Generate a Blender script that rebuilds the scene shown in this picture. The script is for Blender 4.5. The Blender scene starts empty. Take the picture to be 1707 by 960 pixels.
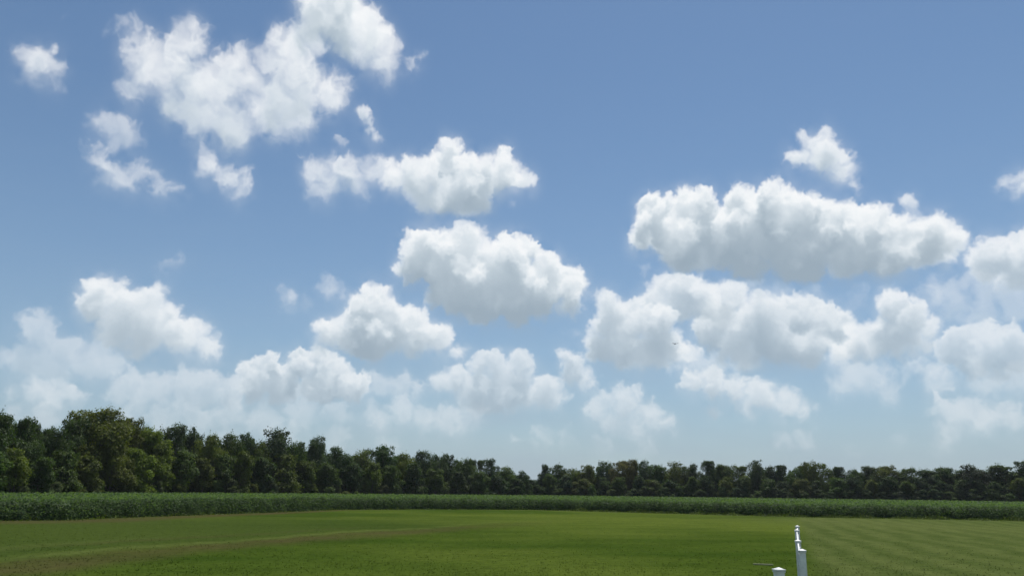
import bpy, bmesh, math, random
import numpy as np
from mathutils import Vector, Matrix

scene = bpy.context.scene
C = scene.collection
R = math.radians

# ---------------------------------------------------------------- camera, sun, sky, exposure
F = 1340.0; PITCH = R(14.18); ROLL = R(0.70); EYE = 2.2      # focal length in photograph pixels, camera pose, eye height
SUN_EL, SUN_AZ = R(67), R(22)                                 # the sun stands high, ahead and a little to the right
cam = bpy.data.cameras.new("camera"); cam.sensor_width = 36.0; cam.lens = 36.0*F/1707.0
cam.clip_start = 0.1; cam.clip_end = 20000
co = bpy.data.objects.new("camera", cam); C.objects.link(co)
co.matrix_world = Matrix.Translation((0, 0, EYE)) @ Matrix.Rotation(R(90)+PITCH, 4, 'X') @ Matrix.Rotation(ROLL, 4, 'Z')
scene.camera = co
sl = bpy.data.lights.new("sun", 'SUN'); sl.energy = 4.3; sl.angle = R(0.5); sl.color = (1.0, 0.95, 0.87)
so = bpy.data.objects.new("sun", sl); C.objects.link(so)
sun_dir = Vector((math.sin(SUN_AZ)*math.cos(SUN_EL), math.cos(SUN_AZ)*math.cos(SUN_EL), math.sin(SUN_EL)))
so.rotation_euler = sun_dir.to_track_quat('Z', 'Y').to_euler()
scene.view_settings.view_transform = 'Standard'; scene.view_settings.look = 'None'
scene.view_settings.exposure = 0.0; scene.view_settings.gamma = 1.0
scene.render.engine = 'CYCLES'; scene.cycles.use_denoising = True; scene.cycles.max_bounces = 6
scene.cycles.transparent_max_bounces = 4

# colours of sky and lawn (real-world base colours)
SKY_SAT, SKY_VAL, HAZE_DEG, HAZE_COL = 1.0, 1.0, 9.5, (3.5, 4.4, 5.45)
SKY_DUST, SKY_OZ, SKY_STR, SKY_TINT = 0.3, 2.0, 0.10, (.78, .893, .93)
CLOUD_RAMP = [(.22, (.31, .395, .475)), (.42, (.49, .575, .645)), (.60, (.72, .785, .835)), (.78, (.91, .94, .96)), (.95, (.985, .99, .995))]
G_DARK, G_MID, G_YEL = (.030, .056, .008), (.038, .068, .010), (.090, .120, .022)  # the lawn's own greens: dark, medium and yellowish
G_DULL, G_PALE, G_DRY = (.040, .062, .015), (.105, .125, .042), (.066, .057, .026)
R_DARK, R_PALE = (.052, .076, .020), (.090, .114, .036)  # darker and paler grass of the plot right of the fence
VEIL_COL = (5.6, 6.3, 6.9)
HAZE_DENSITY = 0.0001

# ---------------------------------------------------------------- cloud cover: each cloud a small simulated volume, lit by the sun from above
def px_dir(x, y):
    """direction (X right, Y ahead, Z up) in which the point x, y of the 1707 x 960 photograph lies"""
    u, v = (x-853.5)/F, (480-y)/F
    c, s = math.cos(ROLL), math.sin(ROLL)
    u, v = u*c - v*s, u*s + v*c
    cp, sp = math.cos(PITCH), math.sin(PITCH)
    d = np.array([u, cp - v*sp, sp + v*cp]); return d/np.linalg.norm(d)
PPD = 22.0; KQ = PPD/16.0; AZW, ELW = 90.0, 70.0          # the map: pixels per degree, degrees of azimuth and of elevation
def up1(a, n, axis):
    """stretch a lattice to n samples along one axis with smooth interpolation"""
    m = a.shape[axis]; t = np.linspace(0, m-1.001, n); i = t.astype(int); f = t-i; f = f*f*(3-2*f)
    sh = [1]*a.ndim; sh[axis] = n; f = f.reshape(sh).astype(np.float32)
    return np.take(a, i, axis)*(1-f) + np.take(a, i+1, axis)*f
def noise3(rng, shape, cell):
    n = [max(2, int(math.ceil(s/cell))+2) for s in shape]
    a = rng.standard_normal(n).astype(np.float32)
    for ax in (2, 1, 0): a = up1(a, shape[ax], ax)
    return a
def shift2(a, dx, dz):
    for ax, d in ((0, dx), (1, dz)):
        if d: a = a*(1-abs(d)) + np.roll(a, int(np.sign(d)), ax)*abs(d)
    return a
def cloud_layer(puffs, seed, k=0.16, amp=0.36, wisp=0.0, base=None, edge=3.5, light=(-0.10, 0.25)):
    """a small volume of cloud, marched along the line of sight; returns x0, y0, alpha, brightness"""
    rng = np.random.default_rng(seed); P = []
    for x, y, r in puffs:
        d = px_dir(x, y); az = math.degrees(math.atan2(d[0], d[1])); el = math.degrees(math.asin(d[2]))
        ce = math.cos(math.radians(el)); rr = r*PPD/23.4
        P.append(((az+AZW/2)*PPD, el*PPD, 0.0, rr, rr/ce))
    rmax = max(p[3] for p in P); A = []; k = k/KQ; edge = edge*KQ*1.15
    for (x, y, z, r, rx) in P:
        z += rng.uniform(-.35, .35)*rmax; st = rx/r; A.append((x, y, z, r*.86, st))
        for _ in range(int(8+r*.2/KQ)):
            v = rng.standard_normal(3); v[1] = v[1]*.8+.35; v /= np.linalg.norm(v); r2 = r*rng.uniform(.2, .5)
            c = (x+v[0]*r*.68*st, y+v[1]*r*.68, z+v[2]*r*.68); A.append((*c, r2, st))
            if r2 > 4*KQ:
                for _ in range(4):
                    w = rng.standard_normal(3)+v*.8; w /= np.linalg.norm(w); r3 = r2*rng.uniform(.3, .5)
                    A.append((c[0]+w[0]*r2*.85*st, c[1]+w[1]*r2*.85, c[2]+w[2]*r2*.85, r3, st))
    A = np.array(A, np.float32); m = 18*KQ+rmax*.35*(1+wisp*.6)
    x0, x1 = int((A[:, 0]-A[:, 3]*1.2).min()-m), int((A[:, 0]+A[:, 3]*1.2).max()+m)
    y0, y1 = int(max(0, (A[:, 1]-A[:, 3]).min()-m)), int((A[:, 1]+A[:, 3]).max()+m)
    z0, z1 = int((A[:, 2]-A[:, 3]).min()-6), int((A[:, 2]+A[:, 3]).max()+6)
    nx, ny, nz = x1-x0, y1-y0, z1-z0
    S = np.full((ny, nx, nz), -60., np.float32)
    X = np.arange(x0, x1, dtype=np.float32); Y = np.arange(y0, y1, dtype=np.float32); Z = np.arange(z0, z1, dtype=np.float32)
    for (x, y, z, r, st) in A:
        R = r*1.0+max(8*KQ, rmax*.5)
        a0, a1 = np.searchsorted(X, (x-R*st, x+R*st)); b0, b1 = np.searchsorted(Y, (y-R, y+R)); c0, c1 = np.searchsorted(Z, (z-R, z+R))
        if a1 <= a0 or b1 <= b0 or c1 <= c0: continue
        d = np.sqrt(((X[a0:a1]-x)/st)[None, :, None]**2 + ((Y[b0:b1]-y))[:, None, None]**2 + ((Z[c0:c1]-z))[None, None, :]**2)
        sub = S[b0:b1, a0:a1, c0:c1]; np.maximum(sub, r-d, out=sub)
    n = np.zeros_like(S); a_, c_ = .6, max(12, rmax*.75)
    for o in range(6):
        q = noise3(rng, S.shape, c_)
        n += a_*(q if o < 1 or wisp > .5 else (.75-np.abs(q))*1.1); a_ *= .66 if o else .9; c_ *= .5
        if c_ < 2: break
    S += n*amp*rmax*.42*(1+wisp*.8) + 1.2*KQ - wisp*rmax*.10
    if base is not None:
        d = px_dir(puffs[0][0], base); yb = math.degrees(math.asin(d[2]))*PPD
        wob = (noise3(rng, (1, nx, nz), 34*KQ)[0]*4+noise3(rng, (1, nx, nz), 10*KQ)[0]*1.5)*KQ
        S = np.minimum(S, (Y[:, None, None]-yb-wob[None])*.8)
    hgt = np.clip((Y-A[:, 1].min()+A[:, 3].mean())/(A[:, 1].max()-A[:, 1].min()+2*A[:, 3].mean()), 0, 1)[:, None, None]
    e = edge*(1+2.2*wisp)*(1+2.6*(1-hgt)**1.5); D = np.clip(S/e, 0, 1); D = D*D*(3-2*D)*k
    D *= np.clip(.95+.45*noise3(rng, S.shape, 26*KQ)+.3*noise3(rng, S.shape, 11*KQ), .25, 2)
    if wisp: D *= np.clip(1-wisp*.6+(noise3(rng, S.shape, 17*KQ)*.6+noise3(rng, S.shape, 8*KQ)*.4+noise3(rng, S.shape, 4*KQ)*.25)*wisp*1.3, .03, 2)
    # light: optical depth towards the sun, row by row from the top, spreading a little as it goes
    tau = np.zeros((nx, nz), np.float32); T = np.empty_like(D)
    for j in range(ny-1, -1, -1):
        tau = shift2(tau, light[0], -light[1])
        if j % 2: tau = tau*.7 + .075*(np.roll(tau, 1, 0)+np.roll(tau, -1, 0)+np.roll(tau, 1, 1)+np.roll(tau, -1, 1))
        tau = tau + D[j]*.5; T[j] = tau; tau = tau + D[j]*.5
    L = .28*np.exp(-T*1.1) + .37*np.exp(-T*.24) + .35*np.exp(-T*.05)
    # seen from the front: transmittance slice by slice
    acc = np.zeros((ny, nx), np.float32); tr = np.ones((ny, nx), np.float32); 
    for q in range(nz):
        a = 1-np.exp(-D[:, :, q]); acc += tr*a*L[:, :, q]; tr *= 1-a
    al = 1-tr; b = acc/np.maximum(al, 1e-4)
    sm = b.copy(); wt = np.maximum(al, 1e-3); num = sm*wt; den = wt
    for _ in range(5):
        for ax in (0, 1):
            num = .5*num+.25*(np.roll(num, 1, ax)+np.roll(num, -1, ax)); den = .5*den+.25*(np.roll(den, 1, ax)+np.roll(den, -1, ax))
    b = .62*b+.38*num/den
    # the wind draws the rims out: a small curling displacement
    jj, ii = np.mgrid[0:ny, 0:nx].astype(np.float32)
    for cell, q in ((18*KQ, 3.4*KQ*(.4+1.6*wisp)), (7*KQ, 1.6*KQ*(.5+1.2*wisp)), (3*KQ, .8*KQ)):
        f = noise3(rng, (ny, nx, 2), cell)[:, :, 0:2]; jj = jj+f[:, :, 0]*q; ii = ii+noise3(rng, (ny, nx, 1), cell)[:, :, 0]*q
    jj = np.clip(jj, 0, ny-1.01); ii = np.clip(ii, 0, nx-1.01); j0 = jj.astype(int); i0 = ii.astype(int); fj = jj-j0; fi = ii-i0
    g = lambda a: (a[j0, i0]*(1-fi)+a[j0, i0+1]*fi)*(1-fj)+(a[j0+1, i0]*(1-fi)+a[j0+1, i0+1]*fi)*fj
    al, b = g(al), g(b)
    # the thin skirt of vapour the cloud is dissolving into, mostly below it
    hs = al.copy(); hb = al*b
    for r in (2, 4, 6, 8):
        for ax in (0, 1, 0): hs = (hs+np.roll(hs, r, ax)+np.roll(hs, -r, ax))/3; hb = (hb+np.roll(hb, r, ax)+np.roll(hb, -r, ax))/3
    hs = np.roll(hs, -6, 0); hb = np.roll(hb, -6, 0); bb = hb/np.maximum(hs, 1e-3)*.95
    f = np.clip(.9+noise3(rng, (ny, nx, 1), 22)[:, :, 0]*.5+noise3(rng, (ny, nx, 1), 9)[:, :, 0]*.25, 0, 1.6)
    ha = np.clip(hs*.46*f, 0, .8)*(1-al); na = al+ha
    wx = np.minimum(1, np.minimum(np.arange(nx), np.arange(nx)[::-1])/6.)[None]; wy = np.minimum(1, np.minimum(np.arange(ny), np.arange(ny)[::-1])/6.)[:, None]
    b = (b*al+bb*ha)/np.maximum(na, 1e-4); return x0, y0, na*wx*wy, b
CLOUDS = [
 # (puffs in photograph pixels x, y, r; options); far and low ones first
 ([(1000,682,28),(1040,668,30),(1075,690,28),(1110,704,20),(1020,705,24),(1060,712,22)], dict(amp=.55, k=0.105, wisp=.3, a=0.73, dim=.93)),
 ([(1150,640,22),(1190,640,26),(1230,648,26),(1270,660,28),(1310,670,28),(1190,688,14),(1340,684,20),(1250,688,20)], dict(amp=.55, k=0.157, wisp=.25, a=0.82, dim=.95)),
 ([(1570,680,22),(1600,690,28),(1640,700,26),(1585,718,20),(1660,680,18),(1690,700,22)], dict(amp=.55, k=0.105, wisp=.35, a=0.60)),
 ([(670,690,24),(705,696,26),(745,700,26),(790,694,24),(635,700,20),(770,706,20)], dict(amp=.55, k=0.095, wisp=.25, a=0.56, dim=.95)),
 ([(380,690,28),(440,698,32),(500,695,32),(560,690,28),(620,688,20),(330,700,28),(270,704,30),(215,704,26),(170,712,20)], dict(amp=.55, k=0.081, wisp=.3, a=0.42, dim=.93)),
 ([(300,742,26),(380,735,30),(470,738,30),(560,740,28),(640,745,22)], dict(amp=.55, k=0.061, wisp=.4, a=0.32, dim=.93)),
 ([(860,735,22),(910,722,20),(945,732,20),(1000,745,22),(1080,748,20)], dict(amp=.55, k=0.070, wisp=.5, a=0.44, dim=.93)),
 ([(1310,742,16),(1345,736,20),(1420,750,18),(1500,740,20),(1560,752,20)], dict(amp=.55, k=0.070, wisp=.5, a=0.39, dim=.93)),
 ([(45,652,20),(80,655,25),(115,664,24),(20,660,16)], dict(amp=.55, k=0.121, wisp=.25, a=0.63)),
 ([(70,705,24),(20,700,22)], dict(amp=.55, k=0.068, wisp=.4, a=0.40)),
 ([(195,655,22),(225,648,26),(265,650,30),(305,648,28),(345,646,28),(382,654,26),(240,662,26),(320,664,28)], dict(amp=.55, k=0.135, wisp=.15, a=0.53)),
 ([(635,640,22),(665,643,25),(695,650,20)], dict(amp=.55, k=0.121, wisp=.2, a=0.50)),
 ([(1150,600,26),(1190,612,28),(1450,630,30),(1400,640,26)], dict(amp=.55, k=0.088, wisp=.4, a=0.52)),
 ([(1560,640,26),(1480,660,24),(1640,645,30),(1700,640,30)], dict(amp=.55, k=0.088, wisp=.4, a=0.52)),
 ([(735,638,14),(765,632,26),(800,618,24),(830,622,28),(868,612,22),(850,648,40),(795,655,36),(905,655,28),(925,668,20),(820,672,26)], dict(base=692, amp=.55, k=0.176, wisp=.05, a=0.78, dim=.92)),
 ([(425,628,24),(460,622,26),(500,615,25),(535,608,20),(565,625,28),(470,648,32),(530,648,34),(590,645,30),(420,650,24)], dict(base=674, amp=.55, k=0.203, wisp=.0, a=0.88, dim=.93)),
 ([(945,598,17),(955,618,24),(975,630,18),(930,612,10),(985,640,14)], dict(amp=.55, k=0.162, wisp=.15, a=0.78)),
 ([(70,560,26),(45,600,34),(105,592,34),(150,602,30),(90,615,32),(190,612,24)], dict(amp=.55, k=0.095, wisp=.25, a=0.50)),
 ([(1600,582,30),(1640,588,36),(1690,578,36),(1680,604,28),(1620,606,26),(1720,590,30)], dict(amp=.55, k=0.149, wisp=.15, a=0.73, dim=.97)),
 ([(1530,615,20),(1550,622,18),(1510,628,14)], dict(amp=.55, k=0.108, wisp=.3, a=0.58)),
 ([(1640,520,34),(1690,505,40),(1590,510,30),(1560,490,26),(1650,480,30)], dict(amp=.55, k=0.068, wisp=.35, a=0.43, dim=.97)),
 # the middle heights
 ([(1250,485,26),(1300,490,24),(1360,495,22),(1420,500,24),(1480,490,22),(1560,480,24)], dict(k=.05, wisp=.4, a=.4)),
 ([(1080,455,18),(1075,520,20),(990,490,16),(960,560,18)], dict(k=.06, wisp=.5, a=.45)),
 ([(1325,522,36),(1265,535,46),(1300,570,50),(1372,548,40),(1225,572,38),(1350,585,36),(1250,598,32),(1400,580,24),(1185,548,34)], dict(base=630, k=.14, wisp=.05, a=.92, dim=.88)),
 ([(1105,478,24),(1140,480,32),(1090,502,26),(1175,505,38),(1212,498,30),(1135,515,30),(1205,530,26)], dict(k=.13, wisp=.12, a=.9, dim=.97)),
 ([(1485,512,25),(1520,535,29),(1547,546,22),(1460,562,34),(1502,572,35),(1430,582,28),(1398,592,20),(1540,575,18)], dict(base=612, k=.15, wisp=.08, a=.9)),
 ([(1018,512,23),(1008,540,26),(1050,542,38),(1092,548,34),(1035,586,40),(1085,586,38),(1000,580,26),(1120,575,24)], dict(base=622, k=.15, wisp=.05, a=.93, dim=.95)),
 ([(1148,586,18),(1160,584,12),(1132,614,12),(1115,618,9)], dict(k=.14, wisp=.15, a=.85)),
 ([(165,490,26),(152,515,26),(198,512,35),(245,500,26),(285,520,20),(190,548,38),(250,550,42),(300,562,34),(342,578,24),(328,552,16),(215,575,26)], dict(base=602, k=.13, wisp=.08, a=.95)),
 ([(625,512,35),(602,528,28),(545,562,26),(572,556,26),(642,552,46),(692,562,36),(738,565,24),(764,586,17),(610,580,34),(530,582,20)], dict(base=603, k=.16, wisp=.0, a=.97)),
 ([(1640,440,30),(1665,428,28),(1705,420,32),(1695,452,32),(1735,430,40)], dict(k=.14, wisp=.1, a=.9)),
 ([(700,415,32),(748,412,32),(785,400,20),(690,450,28),(742,448,50),(800,452,50),(870,418,25),(848,446,44),(902,480,46),(945,474,30),(800,500,46),(860,502,42),(955,508,24),(760,490,40)], dict(base=546, k=.17, wisp=.0, a=1.)),
 ([(1088,352,28),(1130,358,36),(1162,348,26),(1068,398,20),(1140,405,54),(1210,398,56),(1235,345,28),(1290,334,28),(1322,350,34),(1282,388,58),(1360,345,18),(1372,392,48),(1442,378,38),(1484,385,26),(1440,418,48),(1500,412,40),(1560,402,34),(1590,405,24),(1550,438,30),(1480,448,26),(1330,428,50),(1245,445,34)], dict(base=486, k=.17, wisp=.0, a=1.)),
 ([(1358,238,22),(1328,264,20),(1380,262,34),(1402,288,24),(1425,310,14)], dict(k=.13, wisp=.2, a=.95)),
 ([(1516,336,15),(1510,334,10),(1520,356,11),(1526,372,14)], dict(k=.14, wisp=.1, a=.85)),
 ([(1672,306,16),(1700,298,20),(1715,318,22)], dict(k=.1, wisp=.3, a=.85)),
 ([(1300,235,12),(1292,212,7)], dict(k=.05, wisp=.8, a=.4)),
 ([(750,250,22),(742,278,36),(788,300,48),(702,302,40),(742,324,42),(838,290,34),(872,300,22),(658,296,22),(790,332,34),(835,272,20),(700,335,24)], dict(base=366, k=.14, wisp=.1, a=.97)),
 ([(522,282,24),(550,285,30),(585,290,34),(622,284,30),(540,318,26),(545,335,18),(590,305,30),(640,292,24)], dict(k=.085, wisp=.42, a=.8)),
 ([(606,190,13),(611,204,10),(615,216,10),(626,232,12)], dict(k=.15, wisp=.0, a=.8)),
 ([(570,240,12),(563,238,8)], dict(k=.12, wisp=.1, a=.8)),
 ([(345,276,20),(372,296,25),(400,318,22),(402,292,14)], dict(k=.09, wisp=.4, a=.85)),
 ([(180,214,26),(208,222,28),(190,238,20)], dict(k=.065, wisp=.45, a=.55)),
 ([(163,262,22),(180,284,26),(212,296,28),(240,292,22)], dict(k=.085, wisp=.4, a=.75)),
 ([(275,318,24),(300,322,20)], dict(k=.07, wisp=.45, a=.55)),
 ([(275,446,20),(288,434,12)], dict(k=.07, wisp=.5, a=.45)),
 ([(485,495,24),(508,508,16),(545,482,20),(572,492,16)], dict(k=.08, wisp=.45, a=.6)),
 ([(660,382,16),(850,345,16)], dict(k=.04, wisp=.8, a=.4)),
 ([(250,118,46),(300,88,32),(335,52,17),(332,75,18),(345,148,50),(400,135,46),(450,188,52),(390,210,44),(340,200,46),(505,150,46),(548,158,36),(480,100,42),(462,62,18),(240,158,30),(290,170,34),(500,200,36),(410,100,24)], dict(k=.05, wisp=.40, amp=.42, a=.95)),
 ([(540,22,44),(582,42,50),(612,72,44),(642,100,28),(520,55,32),(640,122,18),(560,-20,50),(500,80,22)], dict(k=.08, wisp=.25, amp=.4, a=1.)),
 ([(690,104,22),(668,128,18),(705,112,12)], dict(k=.06, wisp=.7, a=.7)),
 ([(56,104,30),(38,98,20),(85,124,24),(72,80,10),(95,115,14)], dict(k=.075, wisp=.42, a=.85)),
 ([(104,40,9),(88,56,7),(112,30,5)], dict(k=.06, wisp=.6, a=.45)),
 ([(150,198,10),(142,215,8)], dict(k=.08, wisp=.5, a=.6)),
 ([(200,42,17),(178,48,13),(218,34,15),(228,20,9)], dict(k=.08, wisp=.4, a=.7)),
]
def cloud_map():
    W, H = int(AZW*PPD), int(ELW*PPD); al = np.zeros((H, W), np.float32); br = np.zeros((H, W), np.float32)
    rng = np.random.default_rng(5); allc = list(CLOUDS)
    for i in range(16):                     # the same kind of sky goes on outside the picture
        x, y = (rng.uniform(-330, -120) if i % 2 else rng.uniform(1840, 2000)), rng.uniform(0, 640); s = 14+(700-y)*.045
        allc.append(([(x+rng.uniform(-2.2, 2.2)*s, y+rng.uniform(-.5, .6)*s, s*rng.uniform(.6, 1.1)) for _ in range(9)], dict(k=.12, wisp=.12, a=.9)))
    for i in range(7):
        x, y = rng.uniform(-100, 1800), rng.uniform(-420, -140); s = 50
        allc.append(([(x+rng.uniform(-2.2, 2.2)*s, y+rng.uniform(-.6, .6)*s, s*rng.uniform(.6, 1.1)) for _ in range(9)], dict(k=.11, wisp=.15, a=.95)))
    for i, (p, o) in enumerate(allc):
        o = dict(o); a_ = o.pop('a'); dim = o.pop('dim', 1.)
        x0, y0, a, b = cloud_layer(p, 100+i, **o); a = a*a_; b = b*dim
        h, w = a.shape; X0, X1 = max(0, x0), min(W, x0+w); Y0, Y1 = max(0, y0), min(H, y0+h)
        if X1 <= X0 or Y1 <= Y0: continue
        a = a[Y0-y0:Y1-y0, X0-x0:X1-x0]; b = b[Y0-y0:Y1-y0, X0-x0:X1-x0]
        A = al[Y0:Y1, X0:X1]; B = br[Y0:Y1, X0:X1]; n = a+A*(1-a)
        br[Y0:Y1, X0:X1] = np.where(n > 1e-4, (b*a+B*A*(1-a))/np.maximum(n, 1e-4), b); al[Y0:Y1, X0:X1] = n
    return al, br

# the sky: Sky Texture with haze towards the horizon, cloud cover mixed over it by direction
class NT:
    def __init__(s, tree): s.t = tree; s.t.nodes.clear()
    def n(s, kind, ins=None, **kw):
        nd = s.t.nodes.new(kind)
        for k, v in kw.items(): setattr(nd, k, v)
        for k, v in (ins or {}).items():
            if isinstance(v, bpy.types.NodeSocket): s.t.links.new(v, nd.inputs[k])
            else: nd.inputs[k].default_value = v
        return nd
    def m(s, op, a, b=0.0, c=0.0, clamp=False):
        nd = s.n('ShaderNodeMath', {0: a, 1: b, 2: c}, operation=op); nd.use_clamp = clamp; return nd.outputs[0]
    def mix(s, f, a, b, blend='MIX'):
        nd = s.n('ShaderNodeMix', data_type='RGBA', blend_type=blend)
        for i, v in ((0, f), (6, a), (7, b)):
            if isinstance(v, bpy.types.NodeSocket): s.t.links.new(v, nd.inputs[i])
            else: nd.inputs[i].default_value = v if i == 0 else (*v, 1)
        return nd.outputs[2]
    def ramp(s, f, stops):
        nd = s.n('ShaderNodeValToRGB', {0: f}); e = nd.color_ramp.elements
        while len(e) < len(stops): e.new(.5)
        for q, (p, c) in zip(e, stops): q.position = p; q.color = (*c, 1) if len(c) == 3 else c
        return nd.outputs[0]
    def noise(s, vec, scale, detail=3, rough=.5, lac=2.0):
        nd = s.n('ShaderNodeTexNoise', {'Scale': scale, 'Detail': detail, 'Roughness': rough, 'Lacunarity': lac})
        if vec is not None: s.t.links.new(vec, nd.inputs['Vector'])
        return nd.outputs['Fac']

w = bpy.data.worlds.new("World"); scene.world = w; w.use_nodes = True
N = NT(w.node_tree)
cover, bright = cloud_map()
im = bpy.data.images.new("cloud_cover", cover.shape[1], cover.shape[0], float_buffer=True, is_data=True)
px_ = np.zeros(cover.shape+(4,), np.float32); px_[..., 0] = bright; px_[..., 1] = cover; px_[..., 3] = 1
im.pixels.foreach_set(px_.ravel()); im.update()
g = N.n('ShaderNodeTexCoord').outputs['Generated']
sx = N.n('ShaderNodeSeparateXYZ', {0: g})
az = N.m('ARCTAN2', sx.outputs[0], sx.outputs[1]); el = N.m('ARCSINE', sx.outputs[2])
u = N.m('DIVIDE', N.m('PINGPONG', N.m('ADD', az, R(AZW/2)+R(AZW)*2), R(AZW)), R(AZW))
v = N.m('DIVIDE', el, R(ELW))
uv = N.n('ShaderNodeCombineXYZ', {0: u, 1: v, 2: 0.0}).outputs[0]
it = N.n('ShaderNodeTexImage', {0: uv}, image=im, interpolation='Cubic', extension='EXTEND')
cs = N.n('ShaderNodeSeparateColor', {0: it.outputs[0]})
sky = N.n('ShaderNodeTexSky', sky_type='NISHITA', sun_disc=False, sun_elevation=SUN_EL, sun_rotation=SUN_AZ, altitude=100, air_density=1.0, dust_density=SKY_DUST, ozone_density=SKY_OZ)
hsv = N.n('ShaderNodeHueSaturation', {'Saturation': SKY_SAT, 'Value': SKY_VAL, 'Color': sky.outputs[0]})
elp = N.m('MAXIMUM', el, 0.0)
# haze: whitens the lowest degrees, in drifting soft banks
bank = N.noise(N.n('ShaderNodeVectorMath', {0: g, 1: (3, 3, 14)}, operation='MULTIPLY').outputs[0], 2.2, 5, .55)
hz = N.m('EXPONENT', N.m('MULTIPLY', elp, -1/R(HAZE_DEG)))
hz = N.m('MULTIPLY', hz, N.m('MULTIPLY_ADD', bank, .5, .62), clamp=True)
back = N.mix(hz, N.mix(1.0, hsv.outputs[0], SKY_TINT, 'MULTIPLY'), HAZE_COL)
b1 = N.n('ShaderNodeBackground', {0: back, 1: SKY_STR})
# faint layered banks of far cloud low over the wood
vn = N.noise(N.n('ShaderNodeVectorMath', {0: g, 1: (5, 5, 17)}, operation='MULTIPLY').outputs[0], 1.9, 7, .62)
band = N.m('MULTIPLY', N.m('SMOOTH_MIN', N.m('DIVIDE', elp, R(2)), 1.0, .3), N.m('SUBTRACT', 1.0, N.m('DIVIDE', elp, R(16)), clamp=True))
veil = N.m('MULTIPLY', N.ramp(vn, [(.42, (0,)*3), (.66, (1,)*3)]), N.m('MULTIPLY', band, .78), clamp=True)
back = N.mix(veil, back, VEIL_COL)
cc = N.ramp(cs.outputs[0], CLOUD_RAMP)
# distant clouds take on the haze
cc = N.mix(N.m('MULTIPLY', N.m('EXPONENT', N.m('MULTIPLY', elp, -1/R(9))), .45), cc, (.50, .59, .66))
b2 = N.n('ShaderNodeBackground', {0: cc, 1: 1.0})
ms = N.n('ShaderNodeMixShader', {0: cs.outputs[1], 1: b1.outputs[0], 2: b2.outputs[0]})
N.t.links.new(ms.outputs[0], N.n('ShaderNodeOutputWorld').inputs[0])
w.cycles.sampling_method = 'AUTOMATIC'

# ---------------------------------------------------------------- helpers
def at_z(x, y, z=0.0):
    """the point at height z that the photograph shows at x, y"""
    d = px_dir(x, y); t = (z-EYE)/d[2]; return Vector((d[0]*t, d[1]*t, z))
def at_d(x, y, dist):
    """the point at horizontal distance dist from the camera, seen at x, y"""
    d = px_dir(x, y); t = dist/math.hypot(d[0], d[1]); return Vector((d[0]*t, d[1]*t, EYE+d[2]*t))
def tag(o, label=None, cat=None, group=None, kind=None):
    for k, v in (('label', label), ('category', cat), ('group', group), ('kind', kind)):
        if v: o[k] = v
    return o
def link(name, me, mat=None, parent=None):
    o = bpy.data.objects.new(name, me); C.objects.link(o)
    if mat and me and not me.materials: me.materials.append(mat)
    if parent: o.parent = parent
    return o
def empty(name, loc):
    o = bpy.data.objects.new(name, None); C.objects.link(o); o.location = loc; o.empty_display_size = .3; return o
def quads(name, V):
    """V: (n, 4, 3) array of quad corners -> one mesh"""
    n = len(V); me = bpy.data.meshes.new(name)
    me.vertices.add(n*4); me.vertices.foreach_set('co', V.reshape(-1).astype(np.float32))
    me.loops.add(n*4); me.loops.foreach_set('vertex_index', np.arange(n*4, dtype=np.int32))
    me.polygons.add(n); me.polygons.foreach_set('loop_start', np.arange(0, n*4, 4, dtype=np.int32))
    me.update(calc_edges=True); return me
def add_attr(me, name, vals, dom='FACE'):
    a = me.attributes.new(name, 'FLOAT', dom); a.data.foreach_set('value', np.asarray(vals, np.float32))
def leaf_quads(P, Nn, size, rng, aspect=.7):
    """a bent diamond leaf clump at each point P, facing roughly Nn"""
    n = len(P); T = rng.standard_normal((n, 3)); T -= Nn*np.sum(T*Nn, 1, keepdims=True); T /= np.linalg.norm(T, axis=1, keepdims=True)
    B = np.cross(Nn, T); s = size[:, None]
    bend = Nn*s*rng.uniform(-.35, .35, (n, 1))
    return np.stack([P-T*s+bend, P-B*s*aspect, P+T*s+bend, P+B*s*aspect], 1)
def join_bm(bm, name):
    me = bpy.data.meshes.new(name); bm.to_mesh(me); bm.free(); return me
def box(bm, c, s, rot=0.0):
    m = Matrix.Translation(c) @ Matrix.Rotation(rot, 4, 'Z') @ Matrix.Diagonal((*s, 1)); return bmesh.ops.create_cube(bm, size=1, matrix=m)['verts']
def tube(bm, pts, rad, seg=7):
    rings = []
    for i, (p, r) in enumerate(zip(pts, rad)):
        d = (pts[min(i+1, len(pts)-1)]-pts[max(i-1, 0)]).normalized(); a = d.orthogonal().normalized(); b = d.cross(a)
        rings.append([bm.verts.new(p+(a*math.cos(t)+b*math.sin(t))*r) for t in [2*math.pi*k/seg for k in range(seg)]])
    for A, B in zip(rings, rings[1:]):
        for k in range(seg): bm.faces.new((A[k], A[(k+1) % seg], B[(k+1) % seg], B[k]))

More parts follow.
